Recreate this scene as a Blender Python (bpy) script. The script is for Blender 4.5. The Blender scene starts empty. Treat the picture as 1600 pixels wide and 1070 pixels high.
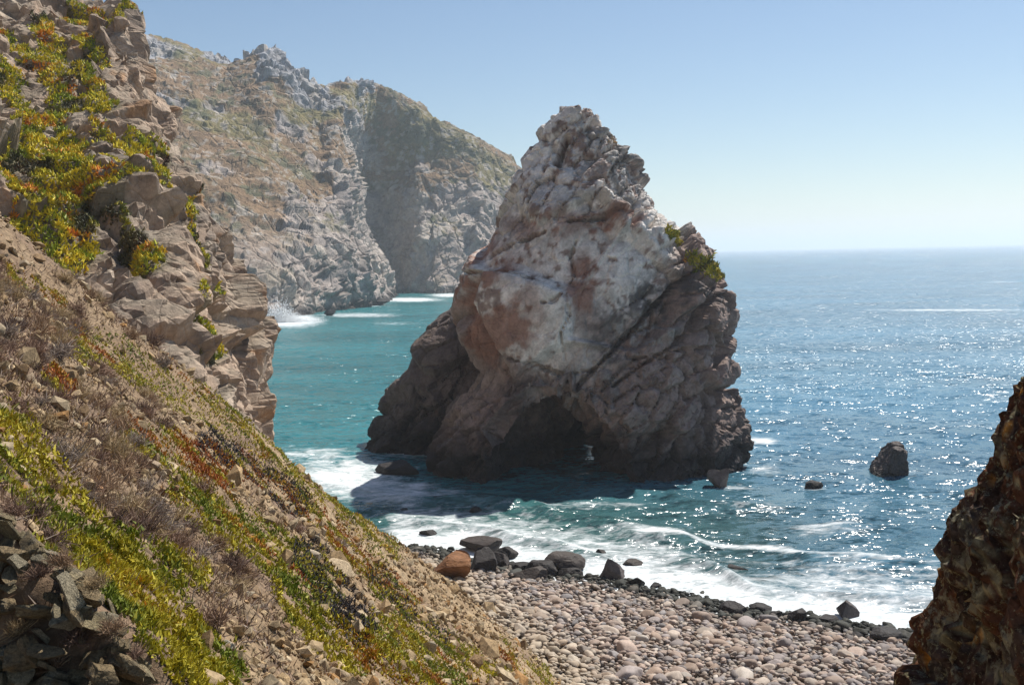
import bpy, bmesh, math
import numpy as np
from mathutils import Vector

# ------------------------------------------------------------------ camera
F, W, H, CAMZ = 1700.0, 1600.0, 1070.0, 24.0        # focal length and frame in photo pixels, eye height above the sea
RHO = math.radians(-1.22)
SY = -138.0 / F
sc = bpy.context.scene
col = sc.collection
cam_d = bpy.data.cameras.new("camera")
cam_d.sensor_width = 36.0
cam_d.lens = 36.0 * F / W
cam_d.shift_y = -138.0 / W
cam_d.clip_start, cam_d.clip_end = 0.1, 120000.0
cam = bpy.data.objects.new("camera", cam_d)
cam.location = (0, 0, CAMZ)
cam.rotation_euler = (math.radians(90), -RHO, 0)
col.objects.link(cam)
sc.camera = cam

# ------------------------------------------------------------------ light
SUN_EL, SUN_AZ = math.radians(53), math.radians(42)   # azimuth measured from the view direction (+Y) towards +X
world = bpy.data.worlds.new("World")
sc.world = world
world.use_nodes = True
nt = world.node_tree
sky = nt.nodes.new("ShaderNodeTexSky")
sky.sky_type = 'NISHITA'
sky.sun_disc = False
sky.sun_elevation = SUN_EL
sky.sun_rotation = SUN_AZ
sky.air_density = 1.0
sky.dust_density = 0.15
sky.ozone_density = 2.6
nt.links.new(sky.outputs[0], nt.nodes["Background"].inputs[0])
nt.nodes["Background"].inputs[1].default_value = 0.07
sun_d = bpy.data.lights.new("sun", 'SUN')
sun_d.energy = 4.8
sun_d.angle = math.radians(0.5)
sun_d.color = (1.0, 0.95, 0.87)
sun = bpy.data.objects.new("sun", sun_d)
sdir = Vector((math.sin(SUN_AZ) * math.cos(SUN_EL), math.cos(SUN_AZ) * math.cos(SUN_EL), math.sin(SUN_EL)))
sun.rotation_euler = sdir.to_track_quat('Z', 'Y').to_euler()
sun.location = (60, 80, 160)
col.objects.link(sun)
sc.view_settings.view_transform = 'Standard'
sc.view_settings.look = 'None'
sc.view_settings.gamma = 1.0
sc.view_settings.exposure = 0.5
sc.render.engine = 'CYCLES'
sc.cycles.use_denoising = True
sc.cycles.max_bounces = 5
sc.cycles.volume_bounces = 1
sc.cycles.sample_clamp_indirect = 4.0

# ------------------------------------------------------------------ pixel <-> place
cR, sR = math.cos(RHO), math.sin(RHO)

def ray(px, py):
    cx = (np.asarray(px, float) - 800) / F
    cy = (535 - np.asarray(py, float)) / F + SY
    return cx * cR - cy * sR, cx * sR + cy * cR

def P(px, py, d):
    wx, wz = ray(px, py)
    d = np.asarray(d, float)
    return np.stack([wx * d, d + 0 * wx, CAMZ + wz * d], -1)

def on_z(px, py, z=0.0):
    wx, wz = ray(px, py)
    return P(px, py, (z - CAMZ) / wz)

def proj(p):
    y = np.maximum(p[..., 1], 0.05)
    dx, dz = p[..., 0] / y, (p[..., 2] - CAMZ) / y
    cx = dx * cR + dz * sR
    cy = -dx * sR + dz * cR
    return 800 + F * cx, 535 - F * (cy - SY)

# ------------------------------------------------------------------ noise
def _h(ix, iy, iz, seed):
    h = (ix.astype(np.int64) * 374761393 + iy.astype(np.int64) * 668265263 + iz.astype(np.int64) * 2147483647 + seed * 974711) & 0xFFFFFFFF
    h = ((h ^ (h >> 13)) * 1274126177) & 0xFFFFFFFF
    h = ((h ^ (h >> 16)) * 2246822519) & 0xFFFFFFFF
    return (h ^ (h >> 15)) & 0xFFFFFFFF

def vnoise(p, seed=0):
    """smooth gradient-like value noise in [-1, 1]"""
    i = np.floor(p).astype(np.int64)
    f = (p - i).astype(np.float32)
    f = f * f * f * (f * (f * 6 - 15) + 10)
    r = 0
    for dx in (0, 1):
        wx = f[:, 0] if dx else 1 - f[:, 0]
        for dy in (0, 1):
            wy = f[:, 1] if dy else 1 - f[:, 1]
            for dz in (0, 1):
                wz = f[:, 2] if dz else 1 - f[:, 2]
                r = r + wx * wy * wz * (_h(i[:, 0] + dx, i[:, 1] + dy, i[:, 2] + dz, seed) / 2147483648.0 - 1.0)
    return r

def fbm(p, octs=4, seed=0, gain=0.5):
    a, s, t = 1.0, 0.0, 0.0
    q = np.array(p, float)
    for o in range(octs):
        s = s + a * vnoise(q, seed + o * 17)
        t += a
        a *= gain
        q = q * 2.03 + 11.7
    return s / t * 1.5

def worley(p, seed=0):
    i = np.floor(p).astype(np.int64)
    n = len(p)
    d1 = np.full(n, 9.0, np.float32)
    d2 = np.full(n, 9.0, np.float32)
    hid = np.zeros(n, np.int64)
    off = np.zeros((n, 3), np.float32)
    for dx in (-1, 0, 1):
        for dy in (-1, 0, 1):
            for dz in (-1, 0, 1):
                h = _h(i[:, 0] + dx, i[:, 1] + dy, i[:, 2] + dz, seed)
                v = np.stack([i[:, 0] + dx + (h & 1023) / 1023.0 - p[:, 0],
                              i[:, 1] + dy + ((h >> 10) & 1023) / 1023.0 - p[:, 1],
                              i[:, 2] + dz + ((h >> 20) & 1023) / 1023.0 - p[:, 2]], -1).astype(np.float32)
                d = np.sqrt((v * v).sum(-1))
                nearer = d < d1
                d2 = np.where(nearer, d1, np.minimum(d2, d))
                d1 = np.where(nearer, d, d1)
                hid = np.where(nearer, h, hid)
                off[nearer] = v[nearer]
    return d1, d2, hid, off

def smooth(x, a, b):
    t = np.clip((x - a) / (b - a), 0, 1)
    return t * t * (3 - 2 * t)

def rot(ax, ay, az):
    cx, sx, cy, sy, cz, sz = math.cos(ax), math.sin(ax), math.cos(ay), math.sin(ay), math.cos(az), math.sin(az)
    return (np.array([[cz, -sz, 0], [sz, cz, 0], [0, 0, 1]]) @ np.array([[cy, 0, sy], [0, 1, 0], [-sy, 0, cy]])
            @ np.array([[1, 0, 0], [0, cx, -sx], [0, sx, cx]]))

def fracture(p, size, amp, crack, seed, M=None, stretch=(1, 1, 1), tilt=0.9, warp=0.12, soft=0.0):
    """blocky broken-rock relief: every cell is a tilted facet with its own height, cracks between cells"""
    q = p if M is None else p @ M.T
    q = q / (size * np.array(stretch))
    q = q + warp * np.stack([vnoise(q * 1.3 + k * 31.0, seed + 50 + k) for k in range(3)], -1)
    d1, d2, h, off = worley(q, seed)
    r = ((h >> 5) & 1023) / 1023.0 - 0.5
    t = np.stack([((h >> s) & 255) / 255.0 - 0.5 for s in (3, 11, 19)], -1)
    e = d2 - d1
    body = r + tilt * 2 * (t * off).sum(-1)
    if soft:
        body = body * smooth(e, 0.0, soft)      # neighbouring blocks meet at a common level
    return amp * body - crack * (1 - smooth(e, 0.0, 0.16)), e, ((h >> 7) & 1023) / 1023.0

# ------------------------------------------------------------------ mesh helpers
def mesh_np(name, v, f, c=None, flat=False):
    me = bpy.data.meshes.new(name)
    v = np.ascontiguousarray(v, np.float32)
    f = np.ascontiguousarray(f, np.int32)
    k = f.shape[1]
    me.vertices.add(len(v))
    me.vertices.foreach_set("co", v.ravel())
    me.loops.add(f.size)
    me.loops.foreach_set("vertex_index", f.ravel())
    me.polygons.add(len(f))
    me.polygons.foreach_set("loop_start", np.arange(0, f.size, k, dtype=np.int32))
    me.polygons.foreach_set("loop_total", np.full(len(f), k, np.int32))
    me.update(calc_edges=True)
    me.polygons.foreach_set("use_smooth", np.full(len(f), not flat))
    if c is not None:
        set_col(me, c)
    me.validate()
    return me

def set_col(me, c, name="Col"):
    c = np.clip(np.asarray(c, np.float32), 0, 1)
    a = me.color_attributes.new(name, 'FLOAT_COLOR', 'POINT')
    a.data.foreach_set("color", np.concatenate([c, np.ones((len(c), 1), np.float32)], 1).ravel())

def obj(name, me, mat, parent=None, **props):
    o = bpy.data.objects.new(name, me)
    col.objects.link(o)
    if mat is not None and not me.materials:
        me.materials.append(mat)
    o.parent = parent
    for k, v in props.items():
        o[k] = v
    return o

def grid_faces(nu, nv):
    i = np.arange(nu - 1)[:, None] * nv + np.arange(nv - 1)[None, :]
    return np.stack([i, i + nv, i + nv + 1, i + 1], -1).reshape(-1, 4)

def catmull(a, n):
    a = np.asarray(a, float)
    k = len(a)
    t = np.linspace(0, k - 1, n)
    i = np.minimum(t.astype(int), k - 2)
    u = (t - i).reshape((-1,) + (1,) * (a.ndim - 1))
    p0, p1, p2, p3 = a[np.maximum(i - 1, 0)], a[i], a[i + 1], a[np.minimum(i + 2, k - 1)]
    return 0.5 * (2 * p1 + (p2 - p0) * u + (2 * p0 - 5 * p1 + 4 * p2 - p3) * u ** 2 + (3 * p1 - p0 - 3 * p2 + p3) * u ** 3)

def normals_of(v, f):
    n = np.zeros_like(v)
    a, b, c, d = (v[f[:, k]] for k in (0, 1, 2, 3)) if f.shape[1] == 4 else (v[f[:, 0]], v[f[:, 1]], v[f[:, 2]], None)
    fn = np.cross(c - a, d - b) if d is not None else np.cross(b - a, c - a)
    for k in range(f.shape[1]):
        np.add.at(n, f[:, k], fn)
    return n / np.maximum(np.linalg.norm(n, axis=1, keepdims=True), 1e-9)

def sample(v, f, w, n, rng):
    """n random points on the faces, weighted; returns place, normal, index of a corner"""
    a, b, c = v[f[:, 0]], v[f[:, 1]], v[f[:, 2]]
    area = np.linalg.norm(np.cross(b - a, c - a), axis=1)
    w = np.maximum(w[f[:, 0]] * area, 0)
    k = rng.choice(len(f), n, p=w / w.sum())
    r1, r2 = rng.random((n, 1)), rng.random((n, 1))
    r1, r2 = np.where(r1 + r2 > 1, 1 - r1, r1), np.where(r1 + r2 > 1, 1 - r2, r2)
    nn = np.cross(b[k] - a[k], c[k] - a[k])
    return a[k] + r1 * (b[k] - a[k]) + r2 * (c[k] - a[k]), nn / np.maximum(np.linalg.norm(nn, axis=1, keepdims=True), 1e-9), f[k, 0]

def lerp(a, b, t):
    return a + (np.asarray(b, float) - a) * np.asarray(t)[:, None]

def line_dist(px, py, pts):
    """distance in pixels to a polyline and how far along it"""
    best = np.full(np.shape(px), 1e9)
    for (x0, y0), (x1, y1) in zip(pts[:-1], pts[1:]):
        dx, dy = x1 - x0, y1 - y0
        t = np.clip(((px - x0) * dx + (py - y0) * dy) / (dx * dx + dy * dy), 0, 1)
        best = np.minimum(best, np.hypot(px - x0 - t * dx, py - y0 - t * dy))
    return best

# ------------------------------------------------------------------ materials
def new_mat(name):
    m = bpy.data.materials.new(name)
    m.use_nodes = True
    return m, m.node_tree, m.node_tree.nodes["Principled BSDF"]

def rock_mat(name, scale, bump=0.6, rough=0.9, mottling=0.5, dist=0.1, spec=0.25):
    """colour from the surface's own colour attribute, mottled and grained by noise; fine relief as bump"""
    m, t, b = new_mat(name)
    N, L = t.nodes.new, t.links.new
    at = N("ShaderNodeAttribute"); at.attribute_name = "Col"
    tc = N("ShaderNodeTexCoord")
    n1 = N("ShaderNodeTexNoise"); n1.inputs["Scale"].default_value = scale; n1.inputs["Detail"].default_value = 8; n1.inputs["Roughness"].default_value = 0.7
    n2 = N("ShaderNodeTexNoise"); n2.inputs["Scale"].default_value = scale * 4.3; n2.inputs["Detail"].default_value = 5; n2.inputs["Roughness"].default_value = 0.7
    vo = N("ShaderNodeTexVoronoi"); vo.feature = 'DISTANCE_TO_EDGE'; vo.inputs["Scale"].default_value = scale * 0.9
    for n in (n1, n2):
        L(tc.outputs["Object"], n.inputs["Vector"])
    mixv = N("ShaderNodeMix"); mixv.data_type = 'VECTOR'; mixv.inputs[0].default_value = 0.25
    L(tc.outputs["Object"], mixv.inputs[4]); L(n1.outputs["Color"], mixv.inputs[5]); L(mixv.outputs[1], vo.inputs["Vector"])
    r1 = N("ShaderNodeMapRange"); r1.inputs[1].default_value = 0.3; r1.inputs[2].default_value = 0.7
    r1.inputs[3].default_value = 1 - mottling; r1.inputs[4].default_value = 1 + mottling * 0.8
    L(n1.outputs["Fac"], r1.inputs[0])
    r2 = N("ShaderNodeMapRange"); r2.inputs[1].default_value = 0.3; r2.inputs[2].default_value = 0.7
    r2.inputs[3].default_value = 1 - mottling * 0.5; r2.inputs[4].default_value = 1 + mottling * 0.4
    L(n2.outputs["Fac"], r2.inputs[0])
    mu = N("ShaderNodeMath"); mu.operation = 'MULTIPLY'
    L(r1.outputs[0], mu.inputs[0]); L(r2.outputs[0], mu.inputs[1])
    vm = N("ShaderNodeVectorMath"); vm.operation = 'SCALE'
    L(at.outputs["Color"], vm.inputs[0]); L(mu.outputs[0], vm.inputs["Scale"])
    L(vm.outputs[0], b.inputs["Base Color"])
    ck = N("ShaderNodeMapRange"); ck.inputs[2].default_value = 0.06; ck.inputs[3].default_value = -0.35; ck.inputs[4].default_value = 0
    L(vo.outputs["Distance"], ck.inputs[0])
    s = N("ShaderNodeMath"); s.operation = 'MULTIPLY_ADD'; s.inputs[1].default_value = 0.35
    L(n2.outputs["Fac"], s.inputs[0]); L(n1.outputs["Fac"], s.inputs[2])
    s2 = N("ShaderNodeMath"); s2.operation = 'ADD'
    L(s.outputs[0], s2.inputs[0]); L(ck.outputs[0], s2.inputs[1])
    bp = N("ShaderNodeBump"); bp.inputs["Strength"].default_value = bump; bp.inputs["Distance"].default_value = dist
    L(s2.outputs[0], bp.inputs["Height"]); L(bp.outputs[0], b.inputs["Normal"])
    b.inputs["Roughness"].default_value = rough
    b.inputs["Specular IOR Level"].default_value = spec
    return m

def leaf_mat(name, rough=0.6, sub=0.25):
    m, t, b = new_mat(name)
    N, L = t.nodes.new, t.links.new
    at = N("ShaderNodeAttribute"); at.attribute_name = "Col"
    L(at.outputs["Color"], b.inputs["Base Color"])
    b.inputs["Roughness"].default_value = rough
    b.inputs["Specular IOR Level"].default_value = 0.3
    tr = N("ShaderNodeBsdfTranslucent")
    L(at.outputs["Color"], tr.inputs["Color"])
    mx = N("ShaderNodeMixShader"); mx.inputs[0].default_value = sub
    L(b.outputs[0], mx.inputs[1]); L(tr.outputs[0], mx.inputs[2])
    L(mx.outputs[0], t.nodes["Material Output"].inputs["Surface"])
    return m

M_STACK = rock_mat("stack_rock", 0.9, 0.7, 0.9, 0.4, 0.25)
M_CLIFF = rock_mat("cliff_rock", 1.3, 0.7, 0.9, 0.4, 0.18)
M_FAR = rock_mat("headland_rock", 0.12, 0.8, 0.95, 0.45, 2.0)
M_SOIL = rock_mat("slope_soil", 5.0, 0.8, 0.95, 0.5, 0.05)
M_NEAR = rock_mat("lichen_rock", 6.0, 0.9, 0.9, 0.6, 0.03)
def add_lichen(m):
    """crusts of grey-yellow and orange lichen, each with its own patchy outline"""
    t = m.node_tree; N, L = t.nodes.new, t.links.new
    b = t.nodes["Principled BSDF"]
    src = b.inputs["Base Color"].links[0].from_socket
    tc = N("ShaderNodeTexCoord")
    for scale, lo, hi, colr in ((3.2, 0.54, 0.60, (0.25, 0.24, 0.17, 1)), (17, 0.56, 0.62, (0.36, 0.34, 0.20, 1)), (6.5, 0.66, 0.70, (0.48, 0.20, 0.03, 1)), (11, 0.60, 0.66, (0.03, 0.022, 0.018, 1))):
        n = N("ShaderNodeTexNoise"); n.inputs["Scale"].default_value = scale; n.inputs["Detail"].default_value = 9; n.inputs["Roughness"].default_value = 0.72
        mp = N("ShaderNodeMapping"); mp.inputs["Location"].default_value = (scale, 3, 7)
        L(tc.outputs["Object"], mp.inputs[0]); L(mp.outputs[0], n.inputs["Vector"])
        r = N("ShaderNodeMapRange"); r.inputs[1].default_value = lo; r.inputs[2].default_value = hi; r.inputs[4].default_value = 0.8
        L(n.outputs["Fac"], r.inputs[0])
        x = N("ShaderNodeMix"); x.data_type = 'RGBA'; x.inputs[7].default_value = colr
        L(r.outputs[0], x.inputs[0]); L(src, x.inputs[6]); src = x.outputs[2]
    L(src, b.inputs["Base Color"])

M_LICHEN = rock_mat("lichen_crust_rock", 6.0, 0.9, 1.0, 0.6, 0.03, 0.03)
add_lichen(M_LICHEN)
M_STONE = rock_mat("beach_stone", 4.0, 0.25, 0.75, 0.25, 0.02)
M_WET = rock_mat("wet_boulder", 2.0, 0.6, 0.65, 0.4, 0.08, 0.15)
M_SCREE = rock_mat("scree_stone", 9.0, 0.6, 0.9, 0.55, 0.02)
M_LEAF = leaf_mat("succulent_leaf")
M_DRY = leaf_mat("dry_twig", 0.9, 0.15)
M_FOAM, _t, _b = new_mat("sea_spray")
_b.inputs["Base Color"].default_value = (0.85, 0.87, 0.88, 1); _b.inputs["Roughness"].default_value = 0.9

# ================================================================== the setting
# ------------------------------------------------------------------ sea
SHORE_A, SHORE_B = on_z(640, 862)[:2], on_z(1450, 1006)[:2]
_sd = (SHORE_B - SHORE_A) / np.linalg.norm(SHORE_B - SHORE_A)
INLAND = np.array([_sd[1], -_sd[0]])                      # unit vector from the waterline up the beach
if INLAND[1] > 0:
    INLAND = -INLAND

def inland(x, y):
    s = (x - SHORE_A[0]) * _sd[0] + (y - SHORE_A[1]) * _sd[1]
    wob = 0.9 * np.sin(s * 0.35 + 1) + 0.6 * np.sin(s * 0.83)
    return (x - SHORE_A[0]) * INLAND[0] + (y - SHORE_A[1]) * INLAND[1] + wob * 0.6

def build_sea():
    dep = np.concatenate([np.linspace(0.52, 0.0022, 410), [0.0016, 0.001, 0.0006]])
    pxs = np.concatenate([np.linspace(-2600, -60, 40)[:-1], np.linspace(-60, 1660, 410), np.linspace(1660, 4200, 40)[1:]])
    d = CAMZ / dep
    X = (pxs[None, :] - 800) / F * d[:, None]
    Y = np.repeat(d[:, None], len(pxs), 1)
    p = np.stack([X.ravel(), Y.ravel(), np.zeros(X.size)], -1)
    D = p[:, 1]
    step = D * D / 24000
    z = np.zeros(len(p))
    ca, sa = math.cos(-0.5), math.sin(-0.5)
    u, w = p[:, 0] * ca + p[:, 1] * sa, -p[:, 0] * sa + p[:, 1] * ca
    for k, (lam, amp) in enumerate(((14, 0.30), (6, 0.20), (2.6, 0.12), (1.2, 0.055))):
        fade = 1 - smooth(step, lam * 0.18, lam * 0.4)
        n = vnoise(np.stack([u / lam * 0.45, w / lam, np.full(len(p), k * 7.3)], -1), 90 + k)
        z += fade * amp * (1 - 1.6 * np.abs(n))
    ins = inland(p[:, 0], p[:, 1])
    z *= 0.25 + 0.75 * smooth(-ins, 0, 14)
    wv = vnoise(np.stack([p[:, 0] / 6, p[:, 1] / 6, 0 * D], -1), 66)
    for off, hgt, wid in ((6.5, 0.55, 1.1), (15, 0.6, 1.7), (26, 0.45, 2.2)):
        z += hgt * np.exp(-((-ins - off + 2.2 * wv) / wid) ** 2) * smooth(vnoise(np.stack([p[:, 0] / 9, p[:, 1] / 9, 0 * D + off], -1), 67), -0.5, 0.3) * (p[:, 0] > -30) * (D < 130)
    p[:, 2] = z - 0.1
    # foam cover, in places where the photograph shows surf
    px, py = proj(np.stack([p[:, 0], p[:, 1], 0 * D], -1))
    foam = 0.74 * (1 - smooth(-ins, 2.0, 12)) * smooth(px, 560, 640)
    foam = np.maximum(foam, 0.5 * (1 - smooth(-ins, 8, 22)) * smooth(px, 560, 640) * (1 - 0.35 * smooth(px, 1000, 1100) * (1 - smooth(px, 1180, 1300))))
    foam = np.maximum(foam, 0.62 * np.exp(-((-ins - 15.6 + 2.2 * wv) / 1.3) ** 2) * (px > 560) * (px < 1500) * smooth(wv, -0.4, 0.4))
    def blob(x, y, rx, ry, a):
        return a * np.exp(-(((px - x) / rx) ** 2 + ((py - y) / ry) ** 2))
    for b in ((540, 752, 120, 42, .68), (620, 772, 90, 24, .64), (480, 715, 90, 20, .5), (640, 712, 80, 12, .56), (690, 775, 60, 14, .55), (700, 845, 90, 25, .75),
              (1190, 690, 30, 10, .75), (1200, 740, 40, 14, .45), (1400, 745, 50, 9, .5), (1290, 830, 90, 16, .46), (1340, 880, 120, 20, .48), (1180, 800, 60, 14, .42), (900, 795, 150, 8, .42),
              (760, 815, 80, 9, .4), (450, 500, 60, 12, .9), (560, 492, 90, 5, .55), (640, 468, 60, 4, .8), (700, 461, 40, 4, .7), (560, 476, 60, 5, .5),
              (620, 505, 60, 4, .4), (1000, 830, 140, 12, .35), (1480, 484, 170, 2.2, .62), (1560, 440, 60, 2, .4), (1280, 560, 90, 2.5, .4),
              (650, 758, 30, 9, .6), (1150, 765, 40, 6, .5), (1270, 765, 30, 6, .45)):
        foam = np.maximum(foam, blob(*b))
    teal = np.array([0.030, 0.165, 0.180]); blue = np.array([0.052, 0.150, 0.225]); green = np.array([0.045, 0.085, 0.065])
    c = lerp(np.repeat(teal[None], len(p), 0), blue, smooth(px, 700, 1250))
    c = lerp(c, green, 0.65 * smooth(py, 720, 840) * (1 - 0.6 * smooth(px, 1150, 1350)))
    c = c * (1 + 0.25 * fbm(p * np.array([0.02, 0.05, 1]), 3, 5))[:, None]
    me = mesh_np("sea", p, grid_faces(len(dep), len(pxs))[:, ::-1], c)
    a = me.attributes.new("foam", 'FLOAT', 'POINT')
    a.data.foreach_set("value", foam.astype(np.float32))
    m, t, b = new_mat("sea_water")
    N, L = t.nodes.new, t.links.new
    at = N("ShaderNodeAttribute"); at.attribute_name = "Col"
    fo = N("ShaderNodeAttribute"); fo.attribute_name = "foam"
    tc = N("ShaderNodeTexCoord")
    mp = N("ShaderNodeMapping"); mp.inputs["Rotation"].default_value = (0, 0, 0.5); mp.inputs["Scale"].default_value = (0.55, 1.0, 1.0)
    L(tc.outputs["Object"], mp.inputs["Vector"])
    def noise(scale, detail, rough=0.6, dist=0.0):
        n = N("ShaderNodeTexNoise"); n.inputs["Scale"].default_value = scale; n.inputs["Detail"].default_value = detail
        n.inputs["Roughness"].default_value = rough; n.inputs["Distortion"].default_value = dist
        L(mp.outputs[0], n.inputs["Vector"]); return n
    w1, w2, w3 = noise(0.5, 2), noise(2.2, 2), noise(0.035, 3)
    geo = N("ShaderNodeNewGeometry")
    acc = geo.outputs["Normal"]
    gust = N("ShaderNodeMapRange"); gust.inputs[1].default_value = 0.35; gust.inputs[2].default_value = 0.65
    gust.inputs[3].default_value = 0.75; gust.inputs[4].default_value = 1.3
    L(w3.outputs["Fac"], gust.inputs[0])
    for n_, k_ in ((w1, 2.1), (w2, 2.3)):          # facet slopes of the chop, wind-ruffled in patches
        sb = N("ShaderNodeVectorMath"); sb.operation = 'SUBTRACT'; sb.inputs[1].default_value = (0.5, 0.5, 0.5)
        L(n_.outputs["Color"], sb.inputs[0])
        ml = N("ShaderNodeVectorMath"); ml.operation = 'MULTIPLY'; ml.inputs[1].default_value = (k_, k_, 0)
        L(sb.outputs[0], ml.inputs[0])
        gs = N("ShaderNodeVectorMath"); gs.operation = 'SCALE'
        L(ml.outputs[0], gs.inputs[0]); L(gust.outputs[0], gs.inputs["Scale"])
        sm = N("ShaderNodeVectorMath"); sm.operation = 'ADD'
        L(acc, sm.inputs[0]); L(gs.outputs[0], sm.inputs[1]); acc = sm.outputs[0]
    nz = N("ShaderNodeVectorMath"); nz.operation = 'NORMALIZE'
    L(acc, nz.inputs[0])
    L(at.outputs["Color"], b.inputs["Base Color"]); L(nz.outputs[0], b.inputs["Normal"])
    b.inputs["Roughness"].default_value = 0.2
    b.inputs["IOR"].default_value = 1.33
    f1, f2 = noise(0.35, 7, 0.68, 1.2), noise(1.6, 6, 0.7, 0.8)
    fm = N("ShaderNodeMath"); fm.operation = 'MULTIPLY_ADD'; fm.inputs[1].default_value = 0.5
    L(f2.outputs["Fac"], fm.inputs[0]); L(f1.outputs["Fac"], fm.inputs[2])
    ad = N("ShaderNodeMath"); ad.operation = 'ADD'
    L(fm.outputs[0], ad.inputs[0]); L(fo.outputs["Fac"], ad.inputs[1])
    mr = N("ShaderNodeMapRange"); mr.inputs[1].default_value = 1.06; mr.inputs[2].default_value = 1.42
    L(ad.outputs[0], mr.inputs[0])
    fd = N("ShaderNodeBsdfDiffuse")
    fc = N("ShaderNodeMix"); fc.data_type = 'RGBA'; fc.inputs[6].default_value = (0.42, 0.47, 0.48, 1); fc.inputs[7].default_value = (0.80, 0.82, 0.83, 1)
    fr = N("ShaderNodeMapRange"); fr.inputs[1].default_value = 0.35; fr.inputs[2].default_value = 0.62
    L(f2.outputs["Fac"], fr.inputs[0]); L(fr.outputs[0], fc.inputs[0]); L(fc.outputs[2], fd.inputs["Color"])
    mx = N("ShaderNodeMixShader")
    L(mr.outputs[0], mx.inputs[0]); L(b.outputs[0], mx.inputs[1]); L(fd.outputs[0], mx.inputs[2])
    L(mx.outputs[0], t.nodes["Material Output"].inputs["Surface"])
    obj("sea", me, m, kind="structure")

build_sea()

# ------------------------------------------------------------------ near hillside
def slope_z(x, y):
    n = len(x)
    q = np.stack([x, y, np.zeros(n)], -1)
    c = -0.35 * x + 0.937 * y                      # along the contour
    s = 0.937 * x + 0.35 * y                       # down the fall line
    z = 22.2 - 0.9 * x - 0.336 * y
    far = smooth(y, 3, 25)
    z += (0.25 + 0.35 * far) * vnoise(np.stack([c / 5.0, s / 16.0, np.zeros(n)], -1), 3)
    z += 0.22 * fbm(np.stack([c / 1.8, s / 3.5, np.zeros(n)], -1), 3, 4) * (0.5 + 0.5 * far)
    z += 0.05 * fbm(q / 0.45, 3, 6)
    z -= 0.55 * np.maximum(y - 48, 0) * smooth(-x, 6, 12)
    z -= 1.9 * (1 - smooth(y, 4.45, 4.95)) * smooth(-x, 0.9, 1.6)      # the hollow below the rock ledge
    return z

def build_slope():
    pxs = np.concatenate([np.linspace(-1500, -40, 40)[:-1], np.linspace(-40, 960, 390), np.linspace(960, 2000, 24)[1:]])
    d = np.exp(np.linspace(math.log(1.6), math.log(150), 410))
    X = ((pxs[None, :] - 800) / F * d[:, None]).ravel()
    Y = np.repeat(d[:, None], len(pxs), 1).ravel()
    z = slope_z(X, Y)
    p = np.stack([X, Y, np.maximum(z, -4)], -1)
    f = grid_faces(len(d), len(pxs))[:, ::-1]
    px, py = proj(p)
    n1 = fbm(p / 1.5, 4, 21); n2 = fbm(p / 0.3, 3, 22)
    c = np.repeat(np.array([[0.27, 0.185, 0.105]]), len(p), 0)
    c = lerp(c, (0.38, 0.28, 0.17), smooth(n1 + 0.5 * n2, -0.1, 0.7) * 0.8)
    c = lerp(c, (0.19, 0.13, 0.10), smooth(-n1 + 0.4 * n2, 0.1, 0.7) * 0.7)
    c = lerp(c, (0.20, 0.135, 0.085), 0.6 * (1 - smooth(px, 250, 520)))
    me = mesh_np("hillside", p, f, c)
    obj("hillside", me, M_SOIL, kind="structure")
    return p, f, px, py

SV, SF, SPX, SPY = build_slope()

# ------------------------------------------------------------------ left cliff
def remeshed(bms, voxel, cutters=()):
    me = bpy.data.meshes.new("tmp")
    big = bmesh.new()
    for b in bms:
        t = bpy.data.meshes.new("t"); b.to_mesh(t); big.from_mesh(t); bpy.data.meshes.remove(t); b.free()
    big.to_mesh(me); big.free()
    o = bpy.data.objects.new("tmp", me); col.objects.link(o)
    r0 = o.modifiers.new("u", 'REMESH'); r0.mode = 'VOXEL'; r0.voxel_size = voxel * 2
    cut = []
    for b in cutters:
        cm = bpy.data.meshes.new("cut"); b.to_mesh(cm); b.free()
        co = bpy.data.objects.new("cut", cm); col.objects.link(co); cut.append(co)
        md = o.modifiers.new("b", 'BOOLEAN'); md.operation = 'DIFFERENCE'; md.object = co; md.solver = 'EXACT'
    r1 = o.modifiers.new("r", 'REMESH'); r1.mode = 'VOXEL'; r1.voxel_size = voxel
    dg = bpy.context.evaluated_depsgraph_get()
    ev = o.evaluated_get(dg).to_mesh()
    v = np.empty(len(ev.vertices) * 3, np.float32); ev.vertices.foreach_get("co", v)
    lv = np.empty(len(ev.loops), np.int32); ev.loops.foreach_get("vertex_index", lv)
    tot = np.empty(len(ev.polygons), np.int32); ev.polygons.foreach_get("loop_total", tot)
    assert (tot == 4).all()
    for x in [o] + cut:
        bpy.data.objects.remove(x)
    return v.reshape(-1, 3).astype(float), lv.reshape(-1, 4)

def loft(cols, nu, nv):
    g = np.array([[P(*q) for q in c] for c in cols])
    g = catmull(g, nu)
    g = catmull(g.transpose(1, 0, 2), nv).transpose(1, 0, 2)
    return g.reshape(-1, 3), grid_faces(nu, nv)

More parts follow.
